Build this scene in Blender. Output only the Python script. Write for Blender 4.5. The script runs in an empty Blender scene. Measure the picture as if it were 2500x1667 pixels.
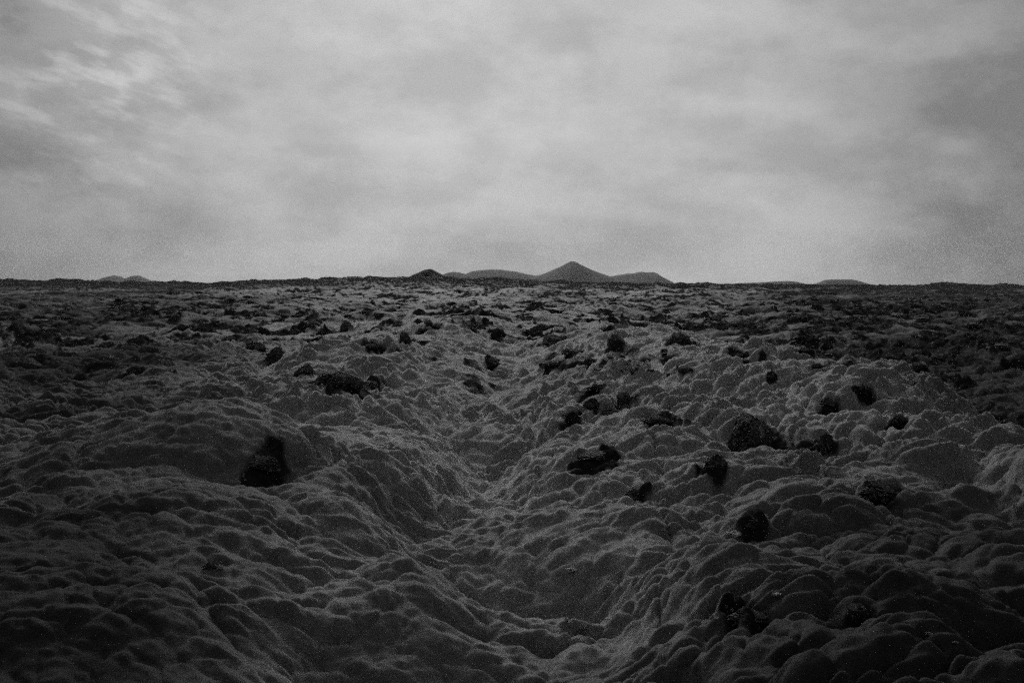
import bpy, bmesh, math, random
import numpy as np
from mathutils import Vector

S = bpy.context.scene
COL = S.collection

# ------------------------------------------------------------------ camera
EYE = 2.6
cam_d = bpy.data.cameras.new("camera")
cam_d.sensor_width = 36.0
cam_d.lens = 35.0
cam_d.clip_start = 0.1
cam_d.clip_end = 60000.0
cam = bpy.data.objects.new("camera", cam_d)
cam.location = (0, 0, EYE)
cam.rotation_euler = (math.radians(90 - 3.21), 0, 0)
COL.objects.link(cam)
S.camera = cam

# ------------------------------------------------------------------ sky light
SUN_EL, SUN_AZ = 33.0, -8.0          # degrees; azimuth measured from +Y towards +X
w = bpy.data.worlds.new("World")
S.world = w
w.use_nodes = True
nt = w.node_tree
nt.nodes.clear()
wo = nt.nodes.new("ShaderNodeOutputWorld")
bg = nt.nodes.new("ShaderNodeBackground")
sky = nt.nodes.new("ShaderNodeTexSky")
sky.sky_type = 'NISHITA'
sky.sun_disc = False
sky.sun_elevation = math.radians(SUN_EL)
sky.sun_rotation = math.radians(SUN_AZ)
sky.dust_density = 4.0
bw = nt.nodes.new("ShaderNodeRGBToBW")
mx = nt.nodes.new("ShaderNodeMix")
mx.data_type = 'RGBA'
mx.inputs[0].default_value = 0.9
mx.inputs[7].default_value = (9.0, 9.0, 9.0, 1)
nt.links.new(sky.outputs[0], bw.inputs[0])
nt.links.new(bw.outputs[0], mx.inputs[6])
nt.links.new(mx.outputs[2], bg.inputs[0])
bg.inputs[1].default_value = 0.075
nt.links.new(bg.outputs[0], wo.inputs[0])

sun_d = bpy.data.lights.new("sun", 'SUN')
sun_d.energy = 5.0
sun_d.angle = math.radians(36)
sun = bpy.data.objects.new("sun", sun_d)
el, az = math.radians(SUN_EL), math.radians(SUN_AZ)
to_sun = Vector((math.sin(az) * math.cos(el), math.cos(az) * math.cos(el), math.sin(el)))
sun.rotation_euler = (-to_sun).to_track_quat('-Z', 'Y').to_euler()
sun.location = to_sun * 200
COL.objects.link(sun)

S.view_settings.view_transform = 'Standard'
S.view_settings.look = 'None'
S.view_settings.exposure = 0.32
S.view_settings.gamma = 1.0
S.view_settings.use_curve_mapping = False
S.render.engine = 'CYCLES'
S.cycles.use_denoising = False
S.cycles.use_adaptive_sampling = True
S.cycles.adaptive_threshold = 1.0
S.cycles.adaptive_min_samples = 14
S.cycles.sample_clamp_indirect = .5
S.cycles.max_bounces = 6
S.cycles.diffuse_bounces = 3
S.cycles.transmission_bounces = 3
S.cycles.transparent_max_bounces = 6

# ------------------------------------------------------------------ noise
_rng = np.random.RandomState(7)
_PERM = _rng.permutation(256).astype(np.int32)
_PERM = np.concatenate([_PERM, _PERM, _PERM])
_G3 = _rng.normal(size=(256, 3)).astype(np.float32)
_G3 /= np.linalg.norm(_G3, axis=1, keepdims=True)


def perlin(x, y, z=None):
    """gradient noise, about -1..1"""
    x = np.asarray(x, np.float32); y = np.asarray(y, np.float32)
    flat = z is None
    xf = np.floor(x); yf = np.floor(y)
    xi = xf.astype(np.int32) & 255; yi = yf.astype(np.int32) & 255
    dx = x - xf; dy = y - yf
    u = dx * dx * dx * (dx * (dx * 6 - 15) + 10)
    v = dy * dy * dy * (dy * (dy * 6 - 15) + 10)
    if flat:
        def g(ix, iy, ax, ay):
            k = _PERM[_PERM[(xi + ix) & 255] + ((yi + iy) & 255)]
            gr = _G3[k]
            return gr[..., 0] * ax + gr[..., 1] * ay
        a = g(0, 0, dx, dy); b = g(1, 0, dx - 1, dy)
        c = g(0, 1, dx, dy - 1); d = g(1, 1, dx - 1, dy - 1)
        a = a + u * (b - a); c = c + u * (d - c)
        return 1.7 * (a + v * (c - a))
    z = np.asarray(z, np.float32)
    zf = np.floor(z); zi = zf.astype(np.int32) & 255
    dz = z - zf
    w_ = dz * dz * dz * (dz * (dz * 6 - 15) + 10)

    def g3(ix, iy, iz):
        k = _PERM[_PERM[_PERM[(xi + ix) & 255] + ((yi + iy) & 255)] + ((zi + iz) & 255)]
        gr = _G3[k]
        return gr[..., 0] * (dx - ix) + gr[..., 1] * (dy - iy) + gr[..., 2] * (dz - iz)
    r = []
    for iz in (0, 1):
        a = g3(0, 0, iz); b = g3(1, 0, iz); c = g3(0, 1, iz); d = g3(1, 1, iz)
        a = a + u * (b - a); c = c + u * (d - c)
        r.append(a + v * (c - a))
    return 1.5 * (r[0] + w_ * (r[1] - r[0]))


def sstep(a, b, x):
    t = np.clip((x - a) / (b - a), 0, 1)
    return t * t * (3 - 2 * t)


def gauss(x, y, cx, cy, sx, sy, rot=0.0):
    c, s = math.cos(rot), math.sin(rot)
    X = (x - cx) * c + (y - cy) * s
    Y = -(x - cx) * s + (y - cy) * c
    return np.exp(-(X / sx) ** 2 - (Y / sy) ** 2)


def cushions(x, y, seed, crease=.15, jitter=0.9):
    """rounded domes with creases between them (cellular), 0..1"""
    xf = np.floor(x); yf = np.floor(y)
    best = np.full(x.shape, 9.0, np.float32)
    second = np.full(x.shape, 9.0, np.float32)
    for ix in (-1, 0, 1):
        for iy in (-1, 0, 1):
            cx = xf + ix; cy = yf + iy
            k = _PERM[_PERM[(cx.astype(np.int32) + seed) & 255] + (cy.astype(np.int32) & 255)]
            gx = _G3[k]
            px = cx + 0.5 + 0.5 * jitter * gx[..., 0]
            py = cy + 0.5 + 0.5 * jitter * gx[..., 1]
            sz = 0.75 + 0.5 * np.abs(gx[..., 2])
            d = ((x - px) ** 2 + (y - py) ** 2) / (sz * sz)
            second = np.minimum(second, np.maximum(best, d))
            best = np.minimum(best, d)
    cut = np.exp(-np.maximum(np.sqrt(second) - np.sqrt(best), 0) / .10)
    return np.sqrt(np.clip(1.05 - best, 0.0, 1.0)) - crease * cut


# ------------------------------------------------------------------ terrain heights
# centre line of the gully and crest line of the ridge on its right: (y, x, height)
GULLY = np.array([(0, -.6, .25), (5, -.6, .75), (9, -.45, 1.0), (12.8, -.4, 1.05), (15.5, -.75, .95), (18.5, -1.0, .95),
                  (22, -.75, .85), (28, -.2, 1.0), (35, .6, .85), (41, 1.35, .7), (55, 3.0, .4), (75, 5, .0), (9000, 5, 0)], float)
RIDGE = np.array([(0, 6.2, .1), (6, 6.6, .25), (12, 6.4, .3), (14.8, 6.1, .6), (20, 5.5, .85), (26, 4.9, .9),
                  (32, 4.3, .75), (42, 4.0, .3), (60, 4, .0), (9000, 4, 0)], float)
LEFT = np.array([(0, -3.6, .0), (6, -3.6, .15), (9, -3.5, .4), (11.5, -3.4, .5), (15, -3.3, .35), (20, -3.3, .35),
                 (26, -3.6, .5), (34, -3.4, .45), (45, -2.5, .25), (70, -2, 0), (9000, 0, 0)], float)
# skyline of the lava plain: bearing in pixels of the photograph -> height above eye level (mrad)
SKYX = np.array([-6000, -1400, 0, 120, 300, 420, 520, 620, 760, 850, 1000, 1150, 1290, 1400, 1500, 1640, 1900, 2130, 2190, 2240, 2290, 2380, 2500, 4000, 8000], float)
SKYY = np.array([687, 686, 683, 683.5, 686, 688, 688, 682.5, 679, 676.5, 673, 677, 681, 686, 689, 690, 694, 694, 698, 697, 690.5, 693, 696, 694, 690], float)


def line(tab, y):
    return np.interp(y, tab[:, 0], tab[:, 1]), np.interp(y, tab[:, 0], tab[:, 2])


def low(x, y):
    r = np.hypot(x, y)
    near = 1 - sstep(45, 110, r)
    wx = x + 0.9 * perlin(x / 4.1 + 3.3, y / 4.1) + 0.25 * perlin(x / 1.3, y / 1.3 + 9.1)
    wy = y + 0.8 * perlin(x / 3.7 - 8.2, y / 3.7 + 4.0)
    z = np.zeros_like(x)
    gx, gd = line(GULLY, wy)
    t = wx - gx + .75 * perlin(x / 2.6, y / 3.4 + 50) + .35 * np.sin(y * .55 + .6)
    z -= .52 * gd * (.75 + .9 * perlin(x * 0 + 2.5, y / 3.7)) * (1 - .8 * sstep(33, 44, y)) * np.where(t < 0, np.exp(-(np.abs(t) / .65) ** 2), np.exp(-(np.abs(t) / 1.0) ** 1.6))
    rx, rh = line(RIDGE, wy)
    d = wx - rx
    z += 1.2 * rh * np.where(d < 0, np.exp(-(d / 3.0) ** 2), np.exp(-(d / 1.7) ** 2))
    z -= 1.0 * near * sstep(6.8, 9.5, wx) * sstep(4, 12, y)
    lx, lh = line(LEFT, wy)
    d = wx - lx
    z += 1.2 * lh * np.where(d < 0, np.exp(-(d / 3.6) ** 2), np.exp(-(d / 2.0) ** 2))
    # hollows and pits
    z -= 1.25 * gauss(wx, wy, -5.3, 21.3, 1.5, 2.0)
    z -= .6 * gauss(wx, wy, -6.6, 27, .9, 4.0, 0.22)
    z -= 1.0 * gauss(wx, wy, -2.5, 24.5, 1.3, 2.2)
    z -= 1.1 * gauss(wx, wy, -8.6, 19.3, 3.0, 1.6, .15)
    z += 0.25 * gauss(wx, wy, -7.5, 15.6, 3.0, 1.3, .2)
    z -= 1.0 * gauss(wx, wy, 11.5, 24.5, 2.6, 2.6)
    z -= 0.25 * gauss(wx, wy, 2.2, 12.6, .9, .8)
    z -= 0.2 * gauss(wx, wy, -.35, 8.2, .7, 1.6)
    z += 0.2 * gauss(wx, wy, .45, 6.4, .6, .5)
    z += 0.30 * gauss(wx, wy, -.25, 14.5, .8, .7)
    z += .42 * gauss(wx, wy, -4.2, 12.3, 2.3, 1.5) + .3 * gauss(wx, wy, -2.6, 17.5, 1.5, 1.6)
    z -= .5 * gauss(wx, wy, -4.6, 15.2, 1.6, .8)
    # rolling lava field
    far = 0.25 + 0.75 * sstep(18, 60, r)
    z += far * (0.75 * perlin(x / 17 + 1.7, y / 17 + 5.1) + 0.4 * perlin(x / 7.3 + 11, y / 7.3 - 3))
    z += sstep(60, 250, r) * 1.3 * perlin(x / 60, y / 60 + 2)
    return z


def height(x, y, cell=None):
    x = np.asarray(x, np.float32); y = np.asarray(y, np.float32)
    r = np.hypot(x, y)
    if cell is None:
        cell = 0.004 * r

    def lod(lam):
        return sstep(1.2, 3.5, lam / cell)
    z = low(x, y)
    gx = x - np.interp(y, GULLY[:, 0], GULLY[:, 1])
    right = 0.7 + 0.3 * sstep(0.5, 3.0, gx)
    pil = .5 + .5 * sstep(.6, 2.8, gx + .8 * perlin(x / 3 + 4, y / 3)) * (1 - .45 * sstep(11, 22, r))
    pil = np.maximum(pil, .75 * sstep(.1, .5, perlin(x / 3.3 + 14, y / 4.1 + 9)))
    inval = np.exp(-(gx / .9) ** 2) * (1 - sstep(40, 60, y))
    rough = (1 - .1 * inval) * right
    wx = x + .35 * perlin(x / 1.4, y / 1.4) + .10 * perlin(x / .5 + 7, y / .5)
    wy = y + .35 * perlin(x / 1.4 + 31, y / 1.4) + .10 * perlin(x / .5, y / .5 + 17)
    # mounds under the moss
    z = z + lod(2.3) * rough * 0.55 * (cushions(wx / 2.2, wy / 1.6, 3, .18) - .6)
    z = z + lod(4.2) * .60 * (np.abs(perlin(wx / 4.2 + 2, wy / 3.2 + 8)) - .3)
    b1 = .45 + .8 * sstep(-.35, .45, perlin(x / 2.1 - 15, y / 2.1 + 2))
    z = z + lod(.9) * rough * b1 * pil * (.48 - .26 * sstep(10, 18, r)) * (cushions(wx / .92 + 9, wy / .66 + 3, 40) - .6)
    zc = z
    b2 = .55 + .7 * sstep(-.4, .4, perlin(x / 1.3 + 25, y / 1.3 + 12))
    z = z + lod(.34) * b2 * pil * (.22 + .04 * sstep(9, 16, r)) * (cushions(wx / .40 + 2, wy / .29 + 5, 90) - .6)
    # folds that drape along the contours
    amp = (0.5 + .7 * sstep(-.4, .5, perlin(x / 2.6 - 5, y / 2.6 + 12)))
    amp = amp * (.62 + .38 * sstep(6, 14, r) + .8 * sstep(10, 19, r))
    amp = amp * (1 - .28 * sstep(.3, 1.5, -gx) * (1 - sstep(15, 22, r)))
    f1 = np.abs(perlin(wx / .75, wy / .27, zc / .38))
    z = z + lod(.36) * amp * .20 * (f1 - .3)
    f2 = np.abs(perlin(wx / .36 + 4, wy / .13, zc / .22 + 3))
    z = z + lod(.16) * amp * .115 * (f2 - .3)
    z = z + lod(.1) * .022 * perlin(x / .12, y / .08, zc / .12)
    # broken lava where the moss has not closed over it
    c = crag(x, y)
    j = (.55 * np.abs(perlin(x / 1.9 + 40, y / 1.5)) + lod(.7) * .32 * np.abs(perlin(x / .75, y / .6 + 14))
         + lod(.3) * .17 * perlin(x / .3, y / .25 + 7) + lod(.14) * .09 * perlin(x / .13 + 5, y / .11))
    z = z + c * (.35 + .65 * sstep(14, 50, r)) * (j - .22)
    # the far field is rougher
    z = z + sstep(35, 120, r) * (.55 * (np.abs(perlin(wx / 3.1 + 9, wy / 2.6)) - .3) + lod(1.2) * .35 * (np.abs(perlin(wx / 1.3, wy / 1.1 + 33)) - .3)
                                 + 2.0 * sstep(150, 420, r) * perlin(x / 14, y / 30) + 3.2 * sstep(250, 700, r) * perlin(x / 26, y / 60 + 4))
    # the plain rises gently to its skyline
    px = 1250 + 2431 * np.clip(x / np.maximum(y, .3 * r + .01), -3, 3)
    rise = (697 - np.interp(px, SKYX, SKYY)) / 2431
    RR = 900.0
    z = z * (1 - .5 * sstep(200, 800, r))
    z = z + sstep(120, RR, r) * (EYE - 1.2 + rise * np.minimum(r, RR)) - 40 * sstep(1000, 2600, r)
    th = np.arctan2(x, y) * RR
    z = z + np.exp(-((r - RR) / 70) ** 2) * (1.7 * perlin(th / 9, th * 0 + 3.3) + 1.5 * np.abs(perlin(th / 4, th * 0 + 8.1)) + 1.5 * perlin(th / 40, th * 0))
    return z


SPOTS = []                    # where lava breaks through: x, y, radius


def crag(x, y):
    """0 where moss covers all, 1 where bare broken lava shows"""
    r = np.hypot(x, y)
    n = .6 * perlin(x / 5 + 71, y / 6) + .5 * perlin(x / 2.1, y / 2.4 + 8) + .45 * perlin(x / .8 + 2, y / .8) + .2 * perlin(x / .3 + 2, y / .3)
    n = n + sstep(60, 200, r) * .55 * perlin(x / 14 + 5, y / 30)
    thr = np.interp(r, [0, 12, 22, 45, 120, 350, 700], [1.2, 1.0, .58, .10, -.02, -.06, -.5])
    thr = thr - .30 * sstep(7.5, 12, x) * sstep(14, 26, y) * (1 - .7 * sstep(35, 80, r))
    c = sstep(thr, thr + .16, n)
    rag = .5 * perlin(x / .5 + 12, y / .5) + .35 * perlin(x / .2, y / .2 + 3)
    for (sx, sy, sr) in SPOTS:
        k = (np.abs(x - sx) < 3 * sr) & (np.abs(y - sy) < 4 * sr)
        if k.any():
            d = np.hypot(x[k] - sx, (y[k] - sy) * .8) / sr + 1.5 * rag[k]
            c[k] = np.maximum(c[k], 1 - sstep(.85, 1.15, d))
    return c


def heath_shade(x, y):
    """dark shrub patches among pale moss, plus painted shade at sides and foreground, 0..1"""
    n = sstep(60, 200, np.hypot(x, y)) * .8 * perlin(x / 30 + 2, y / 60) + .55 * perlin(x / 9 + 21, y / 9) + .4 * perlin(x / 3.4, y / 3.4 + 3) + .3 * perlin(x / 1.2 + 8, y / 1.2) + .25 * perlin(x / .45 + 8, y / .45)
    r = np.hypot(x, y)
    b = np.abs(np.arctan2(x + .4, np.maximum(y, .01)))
    side = sstep(.09, .42, b)  # edge darkening put into the ground colour, standing in for a vignette
    front = 1 - sstep(6.5, 15, r)  # nearest ground painted darker in the same way
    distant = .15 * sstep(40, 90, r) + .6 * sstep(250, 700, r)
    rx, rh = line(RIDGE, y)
    dim = .5 * sstep(7.2, 9.5, x) * sstep(8, 16, y) * (1 - .8 * sstep(35, 75, r)) - .55 * np.exp(-((x - rx + .9) / 1.6) ** 2) * sstep(10, 15, y) * (1 - sstep(34, 46, y)) + .5 * gauss(x, y, -9, 19.5, 3.5, 2.2) + .35 * gauss(x, y, -14, 32, 6, 8)  # paler ridge crown, darker right ground and left hollow
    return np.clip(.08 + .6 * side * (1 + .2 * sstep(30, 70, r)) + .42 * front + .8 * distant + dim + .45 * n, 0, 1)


# ------------------------------------------------------------------ materials
def mat(name):
    m = bpy.data.materials.new(name)
    m.use_nodes = True
    n = m.node_tree
    n.nodes.clear()
    out = n.nodes.new("ShaderNodeOutputMaterial")
    return m, n, out


def N(n, t, **kw):
    k = n.nodes.new(t)
    for a, b in kw.items():
        setattr(k, a, b)
    return k


def grey(v):
    return (v, v, v, 1)


def tex_noise(n, vec, scale, detail=4, rough=.6):
    t = N(n, "ShaderNodeTexNoise")
    t.inputs["Scale"].default_value = scale
    t.inputs["Detail"].default_value = detail
    t.inputs["Roughness"].default_value = rough
    n.links.new(vec, t.inputs["Vector"])
    return t.outputs[0]


def ramp(n, src, stops):
    r = N(n, "ShaderNodeValToRGB")
    e = r.color_ramp.elements
    while len(e) < len(stops):
        e.new(.5)
    for i, (p, v) in enumerate(stops):
        e[i].position = p; e[i].color = grey(v)
    n.links.new(src, r.inputs[0])
    return r.outputs[0]


def mixc(n, fac, a, b, blend='MIX'):
    m = N(n, "ShaderNodeMix", data_type='RGBA', blend_type=blend)
    for s, v in ((m.inputs[0], fac), (m.inputs[6], a), (m.inputs[7], b)):
        if hasattr(v, "is_linked"):
            n.links.new(v, s)
        elif isinstance(v, (int, float)) and s == m.inputs[0]:
            s.default_value = v
        else:
            s.default_value = grey(v)
    return m.outputs[2]


def moss_material():
    m, n, out = mat("woolly_moss")
    p = N(n, "ShaderNodeBsdfPrincipled")
    geo = N(n, "ShaderNodeNewGeometry")
    at = N(n, "ShaderNodeAttribute", attribute_name="heath_shade")
    pos = geo.outputs["Position"]
    tuft = tex_noise(n, pos, 26, 4, .7)
    blot = tex_noise(n, pos, 3.2, 5, .65)
    moss = mixc(n, blot, .30, .54)
    moss = mixc(n, 1.0, moss, ramp(n, tuft, [(.25, .45), (.75, 1.0)]), 'MULTIPLY')
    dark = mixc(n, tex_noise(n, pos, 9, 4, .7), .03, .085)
    col = mixc(n, at.outputs["Fac"], moss, dark)  # dark tone serves shrub cover and painted edge shade alike
    lv = N(n, "ShaderNodeAttribute", attribute_name="lava")
    grit = tex_noise(n, pos, 12, 6, .8)
    lava = mixc(n, ramp(n, grit, [(.35, 0), (.75, 1)]), .010, .05)
    lava = mixc(n, ramp(n, tex_noise(n, pos, 15, 2, .5), [(.69, 0), (.72, 1)]), lava, .25)
    col = mixc(n, lv.outputs["Fac"], col, lava)
    n.links.new(col, p.inputs["Base Color"])
    p.inputs["Roughness"].default_value = 1.0
    p.inputs["Specular IOR Level"].default_value = 0
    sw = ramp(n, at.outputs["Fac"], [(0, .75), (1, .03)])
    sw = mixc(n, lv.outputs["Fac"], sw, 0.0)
    n.links.new(sw, p.inputs["Sheen Weight"])
    p.inputs["Sheen Roughness"].default_value = .35
    p.inputs["Sheen Tint"].default_value = grey(.8)
    b = N(n, "ShaderNodeBump")
    b.inputs["Strength"].default_value = .9
    b.inputs["Distance"].default_value = .035
    n.links.new(tex_noise(n, pos, 34, 6, .75), b.inputs["Height"])
    n.links.new(b.outputs[0], p.inputs["Normal"])
    n.links.new(p.outputs[0], out.inputs[0])
    return m


def rock_material(name, lo, hi, lichen, moss=.50):
    m, n, out = mat(name)
    p = N(n, "ShaderNodeBsdfPrincipled")
    tc = N(n, "ShaderNodeTexCoord")
    v = tc.outputs["Object"]
    c = mixc(n, tex_noise(n, v, 3.0, 6, .7), lo, hi)
    spots = ramp(n, tex_noise(n, v, 5.5, 3, .6), [(lichen, 0), (lichen + .05, 1)])
    c = mixc(n, spots, c, .32)
    # moss creeping over the upper faces
    ge = N(n, "ShaderNodeNewGeometry")
    sp = N(n, "ShaderNodeSeparateXYZ"); n.links.new(ge.outputs["Normal"], sp.inputs[0])
    ad = N(n, "ShaderNodeMath", operation='ADD'); n.links.new(sp.outputs[2], ad.inputs[0])
    n.links.new(tex_noise(n, ge.outputs["Position"], 6, 4, .7), ad.inputs[1])
    hv = N(n, "ShaderNodeMath", operation='MULTIPLY'); n.links.new(ad.outputs[0], hv.inputs[0]); hv.inputs[1].default_value = .5
    if moss < 1:
        c = mixc(n, ramp(n, hv.outputs[0], [(moss, 0), (moss + .07, 1)]), c, .2)
    n.links.new(c, p.inputs["Base Color"])
    p.inputs["Roughness"].default_value = .95
    p.inputs["Specular IOR Level"].default_value = .02
    b = N(n, "ShaderNodeBump")
    b.inputs["Strength"].default_value = 1.0
    b.inputs["Distance"].default_value = .06
    n.links.new(tex_noise(n, v, 7, 6, .8), b.inputs["Height"])
    n.links.new(b.outputs[0], p.inputs["Normal"])
    n.links.new(p.outputs[0], out.inputs[0])
    return m


def hill_material():
    m, n, out = mat("far_hillside")
    p = N(n, "ShaderNodeBsdfPrincipled")
    geo = N(n, "ShaderNodeNewGeometry")
    c = mixc(n, tex_noise(n, geo.outputs["Position"], .02, 6, .65), .11, .21)
    n.links.new(c, p.inputs["Base Color"])
    p.inputs["Roughness"].default_value = 1
    p.inputs["Specular IOR Level"].default_value = 0
    n.links.new(p.outputs[0], out.inputs[0])
    return m


def cloud_material():
    """a cloud sheet: partly clear, partly a diffusing veil lit from above"""
    m, n, out = mat("cloud_sheet")
    geo = N(n, "ShaderNodeNewGeometry")
    mp = N(n, "ShaderNodeMapping")
    n.links.new(geo.outputs["Position"], mp.inputs["Vector"])
    mp.inputs["Scale"].default_value = (1 / DOME, 1 / DOME, 1 / DOME)
    d = mp.outputs[0]                                   # unit direction on the dome
    st = N(n, "ShaderNodeMapping"); n.links.new(d, st.inputs["Vector"]); st.inputs["Scale"].default_value = (1, 1, 1.6)
    v = st.outputs[0]
    big = tex_noise(n, v, 2.6, 6, .5)
    mid = tex_noise(n, v, 11.0, 7, .6)
    # fine ripples of high cloud, off to the left
    rq = N(n, "ShaderNodeMapping")
    n.links.new(d, rq.inputs["Vector"])
    rq.inputs["Rotation"].default_value = (0, math.radians(-17), 0)
    rp = N(n, "ShaderNodeMapping")
    n.links.new(rq.outputs[0], rp.inputs["Vector"])
    rp.inputs["Scale"].default_value = (24, 3, 66)
    rip = tex_noise(n, rp.outputs[0], 1.0, 4, .55)
    bp = N(n, "ShaderNodeMapping")
    n.links.new(d, bp.inputs["Vector"])
    bp.inputs["Scale"].default_value = (5, 5, 17)
    band = tex_noise(n, bp.outputs[0], 1.0, 4, .5)

    def spot(px, py, r0, r1):
        q = Vector(((px - 1250) / 2431, 1, (697 - py) / 2431)).normalized()
        sp = N(n, "ShaderNodeVectorMath", operation='DISTANCE')
        n.links.new(d, sp.inputs[0]); sp.inputs[1].default_value = q
        return ramp(n, sp.outputs["Value"], [(r0, 1), (r1, 0)])
    a = ramp(n, big, [(.36, .44), (.64, .55)])
    b = ramp(n, mid, [(.42, 0), (.60, .11)])
    op = mixc(n, 1.0, a, b, 'ADD')
    op = mixc(n, 1.0, op, ramp(n, band, [(.40, 0), (.60, .11)]), 'ADD')
    rr = ramp(n, rip, [(.46, 0), (.62, .20)])
    rr = mixc(n, 1.0, rr, spot(230, 190, .02, .15), 'MULTIPLY')
    op = mixc(n, 1.0, op, rr, 'SUBTRACT')
    # cloud thickens off bright sky ahead; unseen part behind made heavy to shade slopes
    wide = N(n, "ShaderNodeVectorMath", operation='DISTANCE')
    n.links.new(d, wide.inputs[0]); wide.inputs[1].default_value = Vector((.03, 1, .12)).normalized()
    op = mixc(n, 1.0, op, ramp(n, wide.outputs["Value"], [(.14, 0), (.30, .06), (.40, .15), (.50, .34), (.8, .55)]), 'ADD')
    # thinned out of view around the sun to let more light onto the ground
    sd = N(n, "ShaderNodeVectorMath", operation='DISTANCE')
    n.links.new(d, sd.inputs[0]); sd.inputs[1].default_value = to_sun
    op = mixc(n, 1.0, op, ramp(n, sd.outputs["Value"], [(.12, .52), (.36, 0)]), 'SUBTRACT')
    # opacity added to darken the upper right corner of the sky, vignette-like
    op = mixc(n, 1.0, op, mixc(n, 1.0, spot(2650, -60, .05, .30), .17, 'MULTIPLY'), 'ADD')
    op = mixc(n, 1.0, op, mixc(n, 1.0, spot(2330, 540, .01, .15), .08, 'MULTIPLY'), 'ADD')
    tr = N(n, "ShaderNodeBsdfTransparent")
    tl = N(n, "ShaderNodeBsdfTranslucent"); tl.inputs[0].default_value = grey(.09)
    ms = N(n, "ShaderNodeMixShader")
    n.links.new(op, ms.inputs[0])
    n.links.new(tr.outputs[0], ms.inputs[1])
    n.links.new(tl.outputs[0], ms.inputs[2])
    n.links.new(ms.outputs[0], out.inputs[0])
    return m


DOME = 24000.0
M_MOSS = moss_material()
M_ROCK = rock_material("black_lava", .022, .12, .67)
M_LICH = rock_material("lichened_lava", .022, .13, .56)
M_PALE = rock_material("pale_lichen_crust", .6, .88, .6, 9)
M_HILL = hill_material()
M_DHILL = rock_material("dark_cinder", .02, .05, .95, 9)


# ------------------------------------------------------------------ mesh helpers
def grid_mesh(name, X, Y, Z, m, smooth=True, wrap=False):
    r, c = X.shape
    me = bpy.data.meshes.new(name)
    co = np.stack([X, Y, Z], -1).reshape(-1, 3).astype(np.float32)
    i = np.arange(r * c, dtype=np.int32).reshape(r, c)
    if wrap:
        j = np.roll(i, -1, axis=1)
        a, b, d, e = i[:-1], j[:-1], j[1:], i[1:]
    else:
        a, b, d, e = i[:-1, :-1], i[:-1, 1:], i[1:, 1:], i[1:, :-1]
    q = np.stack([a, b, d, e], -1).reshape(-1, 4)
    me.vertices.add(len(co)); me.vertices.foreach_set("co", co.ravel())
    me.loops.add(q.size); me.loops.foreach_set("vertex_index", q.ravel())
    me.polygons.add(len(q))
    me.polygons.foreach_set("loop_start", np.arange(0, q.size, 4, dtype=np.int32))
    me.update(calc_edges=True)
    if smooth:
        me.polygons.foreach_set("use_smooth", np.ones(len(q), bool))
    me.materials.append(m)
    o = bpy.data.objects.new(name, me)
    COL.objects.link(o)
    return o


# ------------------------------------------------------------------ ground
def build_ground():
    d = math.radians
    core = np.linspace(-d(34), d(34), 1500)
    left = -d(34) - np.cumsum(np.linspace(d(.06), d(6), 80))
    left = left[left > -d(180)]
    ang = np.concatenate([left[::-1], core, -left])
    rad = [1.2]
    while rad[-1] < 4200:
        r = rad[-1]
        rad.append(r * (1 + np.interp(r, [1, 130, 400, 4000], [.0027, .0032, .008, .02])))
    rad = np.array(rad)
    A, R = np.meshgrid(ang, rad)
    # r grows outward, angle to the right: order the faces so they look upward
    X = (R * np.sin(A)).astype(np.float32); Y = (R * np.cos(A)).astype(np.float32)
    gap = np.gradient(ang)[None, :] * R
    cell = np.maximum(np.gradient(rad)[:, None] * .9, gap).astype(np.float32)
    Z = height(X, Y, cell)
    o = grid_mesh("ground", X[:, ::-1], Y[:, ::-1], Z[:, ::-1], M_MOSS, wrap=True)
    # sheet under the viewer's feet
    h = heath_shade(X[:, ::-1], Y[:, ::-1]).ravel().astype(np.float32)
    at = o.data.attributes.new("heath_shade", 'FLOAT', 'POINT')
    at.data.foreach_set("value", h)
    c = crag(X[:, ::-1], Y[:, ::-1]).ravel().astype(np.float32)
    at = o.data.attributes.new("lava", 'FLOAT', 'POINT')
    at.data.foreach_set("value", c)
    o["kind"] = "structure"


# ------------------------------------------------------------------ hills
def hill(name, dist, pts, depth, m, base=697.0, seed=0, rough=.008):
    """pts: (bearing px, skyline px) in the photograph; the outline becomes a ridge of real size at its distance"""
    px = np.array([p[0] for p in pts], float); py = np.array([p[1] for p in pts], float)
    u = np.linspace(px[0], px[-1], 160)
    t = np.interp(u, px, py)
    k = np.array([.25, .5, .25])
    t = np.convolve(np.pad(t, 1, mode='edge'), k, 'valid')
    v = np.linspace(-1, 1, 60)
    U, V = np.meshgrid((u - 1250) / 2431 * dist, v)
    T = np.tile((base - t) / 2431 * dist + 3, (60, 1))
    prof = np.cos(V * math.pi / 2) ** 1.2
    top = T.max()
    n = perlin(U / (dist * .012) + seed, V * 5) + .5 * perlin(U / (dist * .005) + seed, V * 9)
    Z = EYE - 30 + (T + 28) * prof + n * top * rough * prof * np.abs(V) ** .5
    o = grid_mesh(name, U, dist + V * depth, Z, m)
    o["kind"] = "structure"
    return o


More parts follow.
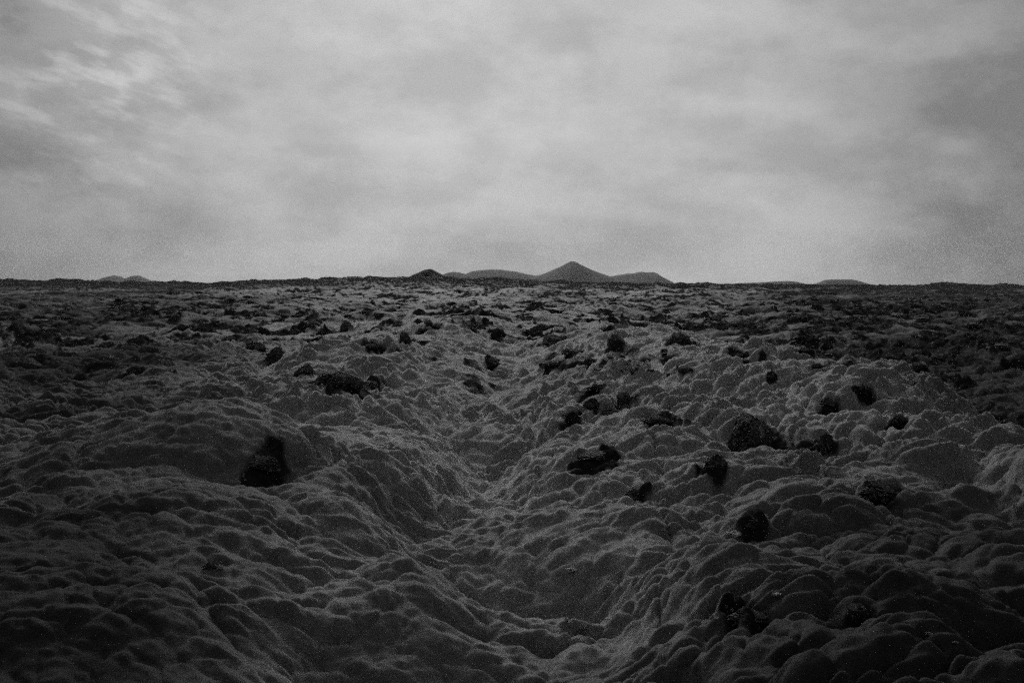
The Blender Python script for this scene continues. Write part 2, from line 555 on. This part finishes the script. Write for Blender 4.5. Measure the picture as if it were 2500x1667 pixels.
hill("hill", 3000, [(1280, 692), (1307, 674), (1322, 671), (1345, 662), (1372, 650), (1388, 641), (1396, 638.5), (1404, 640), (1425, 651), (1450, 662), (1478, 672), (1489, 676), (1530, 692)], 260, M_HILL, seed=1)
hill("hill", 3300, [(1100, 690), (1135, 671), (1150, 664), (1175, 660), (1199, 658.5), (1225, 659.5), (1260, 664), (1290, 671), (1307, 674), (1345, 692)], 300, M_HILL, seed=4)
hill("hill", 3500, [(1060, 690), (1081, 671), (1092, 667), (1106, 664), (1122, 666), (1138, 670), (1165, 690)], 200, M_HILL, seed=8)
hill("hill", 3200, [(1460, 690), (1489, 676), (1510, 672), (1530, 669), (1545, 668), (1564, 664), (1577, 666), (1596, 665), (1610, 674), (1636, 688), (1650, 697)], 260, M_HILL, seed=11)
hill("hill", 1150, [(1000, 677), (1010, 672), (1022, 667.5), (1035, 661.5), (1048, 658.5), (1054, 659), (1064, 664), (1074, 669), (1086, 676)], 60, M_DHILL, seed=15)
hill("hill", 3600, [(225, 690), (246, 683), (262, 677), (280, 673), (292, 675), (303, 681), (315, 679), (328, 674), (339, 673), (352, 679), (368, 686), (385, 692)], 180, M_HILL, seed=19)
hill("hill", 2600, [(1780, 697), (1800, 692), (1850, 690.5), (1890, 688), (1925, 686.5), (1940, 688), (1962, 693), (1980, 698)], 120, M_HILL, seed=23)
hill("hill", 2400, [(1975, 697), (1996, 692), (2015, 684), (2030, 683), (2076, 683), (2092, 686), (2110, 692), (2140, 699)], 120, M_HILL, seed=27)

# ------------------------------------------------------------------ cloud sheet
def build_sky():
    e = np.linspace(math.radians(90), math.radians(-4), 70)
    ang = np.linspace(0, 2 * math.pi, 129)[:-1]
    A, E = np.meshgrid(ang, e)
    R = np.cos(E) * DOME
    Z = np.sin(E) * DOME
    o = grid_mesh("sky", R * np.cos(A), R * np.sin(A), Z, cloud_material(), wrap=True)
    o["kind"] = "structure"


build_sky()


# ------------------------------------------------------------------ lava rocks
def rock_mesh(name, seed, m, spiky):
    bm = bmesh.new()
    bmesh.ops.create_icosphere(bm, subdivisions=5, radius=1)
    co = np.array([v.co[:] for v in bm.verts], np.float32)
    x, y, z = co.T
    o = seed * 3.7
    k = (1 + .62 * perlin(x * 1.4 + o, y * 1.4, z * 1.4) + spiky * .8 * (np.abs(perlin(x * 2.6 + o, y * 2.6 + 4, z * 2.6)) - .25)
         + spiky * .62 * (np.abs(perlin(x * 5.5 + o, y * 5.5 + 4, z * 5.5)) - .25) + .27 * spiky * perlin(x * 12, y * 12 + o, z * 12)
         + .05 * spiky * perlin(x * 25, y * 25 + o, z * 25))
    co = co * k[:, None]
    # broken to flat faces on a few sides
    r = np.random.RandomState(seed)
    for _ in range(9):
        d = r.normal(size=3); d[2] = abs(d[2]) * .7; d /= np.linalg.norm(d)
        c = r.uniform(.55, .9)
        h = co @ d
        co -= np.maximum(h - c, 0)[:, None] * .7 * d
    lo, hi = co.min(0), co.max(0)
    co = (co - (lo + hi) / 2) / (hi - lo)              # unit box, centred
    for v, c in zip(bm.verts, co):
        v.co = c
    for f in bm.faces:
        f.smooth = False
    me = bpy.data.meshes.new(name)
    bm.to_mesh(me); bm.free()
    me.materials.append(m)
    return me


ROCKS = {
    'crag': [rock_mesh("lava_rock", 31 + i, M_ROCK, 1.0) for i in range(5)],
    'lichen': [rock_mesh("lichened_rock", 51 + i, M_LICH, .9) for i in range(3)],
    'pale': [rock_mesh("pale_stone", 71 + i, M_PALE, .45) for i in range(3)],
}
rnd = random.Random(5)
PLACED = []
_T = 3.5 * (260 / 3.5) ** np.linspace(0, 1, 5000)


def on_ground(px, py):
    """the spot on the moss seen in that direction, and its distance"""
    a = (px - 1250) / 2431
    x = _T * a
    z = EYE - (py - 697) / 2431 * _T
    h = height(x, _T)
    i = np.argmax(h >= z)
    if h[i] < z[i]:
        return None
    return float(x[i]), float(_T[i]), float(h[i])


def put_rock(px, py, wpx, hpx, kind, label, group=None, lean=0.0, sink=.6, cat="rock"):
    g = on_ground(px, py)
    if g is None:
        return None
    x, y, z = g
    W, H = wpx / 2431 * y, .68 * hpx / 2431 * y
    D = W * rnd.uniform(.55, .8)
    name = {'crag': "lava_rock", 'lichen': "lichened_rock", 'pale': "pale_stone"}[kind]
    o = bpy.data.objects.new(name, rnd.choice(ROCKS[kind]))
    o.scale = (W * 1.08, D, H * (1 + sink))
    o.rotation_euler = (rnd.uniform(-.1, .1), lean, rnd.uniform(-.35, .35) + rnd.choice((0, math.pi)))
    o.location = (x, y + D * .3, z + H * (.5 - sink * .62))
    if kind == 'pale':
        o.location = (x, y - D * .15, z + H * .38)
    o["label"] = label; o["category"] = cat
    if group:
        o["group"] = group
    COL.objects.link(o)
    if kind != 'pale' and W > .16:
        PLACED.append((x, y + D * .2, W * .56))
    return o


LAVA = "lava rocks sticking out of the moss"
for a in [
    (671, 878, 48, 52, 'crag', "dark rock leaning to the right above the narrow cleft, left of centre", .5),
    (619, 852, 48, 26, 'crag', "blunt dark rock just left of the leaning rock above the cleft", 0),
    (557, 830, 40, 18, 'crag', "low dark rock up the slope behind the blunt rock by the cleft", 0),
    (835, 938, 135, 52, 'lichen', "widest black outcrop, low and cave-like, left of the gully", 0),
    (905, 947, 50, 22, 'crag', "small dark rock trailing off the right end of the widest black outcrop", .2),
    (738, 912, 48, 34, 'lichen', "speckled dark rock at the left end of the widest black outcrop", 0),
    (788, 818, 30, 28, 'crag', "upright dark rock, right one of a pair on the left mid plain", 0),
    (725, 815, 24, 20, 'crag', "smaller dark rock, left one of a pair on the left mid plain", 0),
    (846, 807, 40, 40, 'crag', "tall dark rock standing alone behind the widest black outcrop", 0),
    (635, 1146, 78, 42, 'lichen', "speckled black rock on the crest of the near left mound", 0),
    (500, 1398, 42, 24, 'lichen', "small dark stone in a dimple of the near left mound", 0),
    (1508, 846, 52, 46, 'crag', "pyramid-shaped black rock below the right foot of the cone hill", 0),
    (1544, 862, 38, 19, 'crag', "low dark rock touching the right foot of the pyramid-shaped rock", .2),
    (1298, 816, 58, 21, 'crag', "jagged low row of black rock left of the pyramid-shaped rock", 0),
    (1358, 835, 64, 29, 'crag', "rounded dark outcrop between the jagged row and the pyramid-shaped rock", 0),
    (1198, 893, 44, 30, 'crag', "slab-like dark rock tilting down to the right at the head of the gully", .55),
    (1148, 807, 34, 13, 'crag', "flat dark rock behind the tilting slab at the gully head", 0),
    (989, 832, 30, 35, 'crag', "narrow upright dark rock left of the gully head", 0),
    (1040, 806, 40, 13, 'crag', "long low dark rock behind the narrow upright rock", 0),
    (909, 848, 46, 12, 'crag', "flat dark rock in front of the tall lone rock on the left plain", 0),
    (1398, 866, 58, 22, 'crag', "broad dark rock in front of the pyramid-shaped rock, to its left", 0),
    (1346, 894, 62, 20, 'crag', "long dark ledge on the right side of the gully head", .1),
    (1441, 886, 32, 20, 'crag', "small dark rock right of the long ledge at the gully head", 0),
    (1530, 988, 44, 48, 'crag', "upright pointed black rock on the slope right of the gully", .1),
    (1445, 994, 42, 30, 'crag', "dark rock left of the upright pointed rock on the right slope", 0),
    (1398, 1026, 48, 22, 'crag', "lowest dark rock on the slope, nearest the gully floor", 0),
    (1490, 1012, 60, 20, 'crag', "low dark rock at the foot of the upright pointed rock", 0),
    (1615, 1034, 84, 26, 'crag', "long dark rock right of the upright pointed rock, under a moss fold", .1),
    (1462, 1128, 106, 32, 'lichen', "long flat black rock halfway down the right slope, framed by moss folds", 0),
    (1858, 1092, 128, 128, 'lichen', "largest black lava rock, tall and rough, on the right ridge", 0),
    (2023, 1114, 68, 86, 'crag', "second largest black rock, narrow and tall, right of the largest one", 0),
    (1752, 1148, 64, 52, 'crag', "dark rock below and left of the largest black lava rock", 0),
    (2206, 1034, 44, 33, 'crag', "small pointed dark rock on the bare right flank of the ridge", 0),
    (2025, 986, 42, 22, 'crag', "low dark rock behind the second largest black rock", 0),
    (1887, 922, 26, 15, 'crag', "small dark rock on the skyline edge of the right ridge", 0),
    (1677, 916, 34, 20, 'lichen', "small grey-speckled rock on the pale crown of the right ridge", 0),
    (1455, 952, 62, 17, 'crag', "flat dark rock above the upright pointed rock, by the speckled stones", 0),
    (1720, 776, 28, 26, 'crag', "upright dark rock on the plain behind the right ridge crown", 0),
    (1665, 833, 52, 34, 'crag', "chunky dark rock just behind the right ridge crown", 0),
    (1822, 800, 92, 32, 'crag', "broad ragged dark outcrop on the plain behind the right ridge", 0),
    (1968, 833, 72, 25, 'crag', "long dark rock in the lower ground behind the right ridge", 0),
    (1995, 757, 26, 26, 'crag', "upright dark rock far off below the flat-topped hill", 0),
    (2055, 757, 42, 24, 'crag', "wide dark rock far off, right of the upright one below the flat-topped hill", 0),
    (2260, 786, 40, 19, 'crag', "dark rock far right on the plain, left one of a pair", 0),
    (2315, 792, 30, 22, 'crag', "dark rock far right on the plain, right one of a pair", 0),
    (2078, 894, 66, 22, 'crag', "toothed dark rock in the lower ground right of the ridge", 0),
    (2113, 957, 46, 30, 'crag', "dark rock at the foot of the ridge's far right slope", 0),
    (2156, 1216, 92, 60, 'lichen', "dark rock crusted with pale specks, low on the right side", 0),
    (1560, 1222, 60, 30, 'lichen', "dark rock in a pocket among the mounds right of the gully", 0),
    (1853, 1292, 72, 40, 'crag', "dark rock in a shadowed pocket below the largest black rock", 0),
    (1838, 1532, 110, 50, 'lichen', "wide dark rock between two big near mounds at lower right", 0),
    (2117, 1522, 62, 48, 'crag', "dim dark rock between near mounds at the lower right corner", 0),
    (320, 912, 46, 20, 'crag', "low dark rock on the left slope, left of the cleft", 0),
    (60, 900, 70, 44, 'crag', "dark ragged rock at the left edge of the mid plain", 0),
    (418, 773, 44, 11, 'crag', "flat dark rock far off under the small twin hills, to their right", 0),
    (500, 806, 26, 22, 'crag', "upright dark rock on the far left plain, right one of two", 0),
    (443, 804, 26, 19, 'crag', "dark rock on the far left plain, left one of two", 0),
]:
    put_rock(*a[:5], a[5], LAVA, a[6])
PALE = "pale lichen-covered stones"
for a in [
    (270, 878, 8, 9, "bright pale stone on the dark left slope"),
    (39, 852, 6, 8, "tiny bright pale stone near the left edge of the mid plain"),
    (527, 1397, 16, 13, "round pale stone beside the small dark stone on the near left mound"),
    (2238, 933, 20, 12, "pale stone on the dark ground right of the ridge"),
    (2245, 825, 8, 10, "small pale stone farther off on the dark right plain"),
    (1800, 1316, 34, 16, "pale crusted stone on top of a mound below the largest black rock"),
    (1550, 1199, 9, 10, "tiny pale stone beside the dark rock right of the gully"),
    (2031, 1230, 8, 8, "tiny pale stone left of the dark rock crusted with specks"),
    (2130, 1172, 20, 14, "pale stone on the upper edge of the speck-crusted rock"),
    (2493, 1252, 16, 20, "pale stone at the right edge of the photo"),
    (1796, 1504, 8, 8, "tiny pale stone on the wide dark rock between near mounds"),
    (1398, 1404, 22, 10, "long pale stone on the right bank just above the gully floor"),
    (1385, 1531, 10, 11, "pale stone, left one of two on the near right bank of the gully"),
    (1426, 1548, 14, 16, "pale stone, right one of two on the near right bank of the gully"),
    (1628, 1622, 10, 10, "pale stone nearest the bottom edge, right of the gully mouth"),
    (1906, 1467, 20, 9, "thin pale stone behind the big lower right mound"),
    (2285, 1562, 15, 8, "flat pale stone in the dark lower right corner, left one of two"),
    (2352, 1584, 13, 8, "flat pale stone in the dark lower right corner, right one of two"),
    (621, 717, 18, 10, "pale stone far off on the left plain near the skyline"),
]:
    put_rock(a[0], a[1], a[2] * 1.25, a[3] * 1.4, 'pale', a[4], PALE, cat="stone", sink=.1)
for i in range(22):
    px = rnd.gauss(1560, 60); py = 905 + rnd.uniform(-22, 12)
    s = rnd.uniform(7, 16)
    put_rock(px, py, s, s * .7, rnd.choice(('lichen', 'lichen', 'pale')), "small speckled stone in the scatter on the pale crown of the right ridge",
             "speckled stones scattered on the ridge crown", cat="stone")
n = 0
while n < 150:
    py = 706 + 95 * rnd.random() ** 1.3
    px = rnd.uniform(-20, 2520)
    if perlin(px / 160 + 3, py / 14) < rnd.uniform(-.5, .35):
        continue
    k = (py - 690) / 60
    wpx = rnd.uniform(12, 34) * (.45 + .5 * k)
    if put_rock(px, py, wpx, wpx * rnd.uniform(.16, .36), 'crag', "small black lava rock dotting the distant moss plain below the skyline",
                "small rocks dotting the distant plain"):
        n += 1
n = 0
while n < 45:
    px = rnd.uniform(1560, 2480); py = rnd.uniform(760, 900)
    if py > 850 + (px - 1560) * .13 or perlin(px / 200 + 3, py / 40 + 9) < rnd.uniform(-.5, .3):
        continue
    wpx = rnd.uniform(18, 46)
    if put_rock(px, py, wpx, wpx * rnd.uniform(.3, .6), 'crag', "dark rough rock among many in the dark lower ground behind the right ridge",
                "dark rocks behind the right ridge"):
        n += 1
SPOTS.extend(PLACED)
build_ground()

# ------------------------------------------------------------------ thin air haze over the plain
def build_haze():
    bm = bmesh.new()
    bmesh.ops.create_cube(bm, size=1)
    me = bpy.data.meshes.new("haze"); bm.to_mesh(me); bm.free()
    m, n, out = mat("thin_haze")
    v = N(n, "ShaderNodeVolumePrincipled")
    v.inputs["Density"].default_value = .000042
    v.inputs["Color"].default_value = grey(.9)
    n.links.new(v.outputs[0], out.inputs["Volume"])
    me.materials.append(m)
    o = bpy.data.objects.new("haze", me)
    o.scale = (9400, 9400, 260)
    o.location = (0, 0, 130 - 48)
    COL.objects.link(o)
    o["kind"] = "stuff"


build_haze()
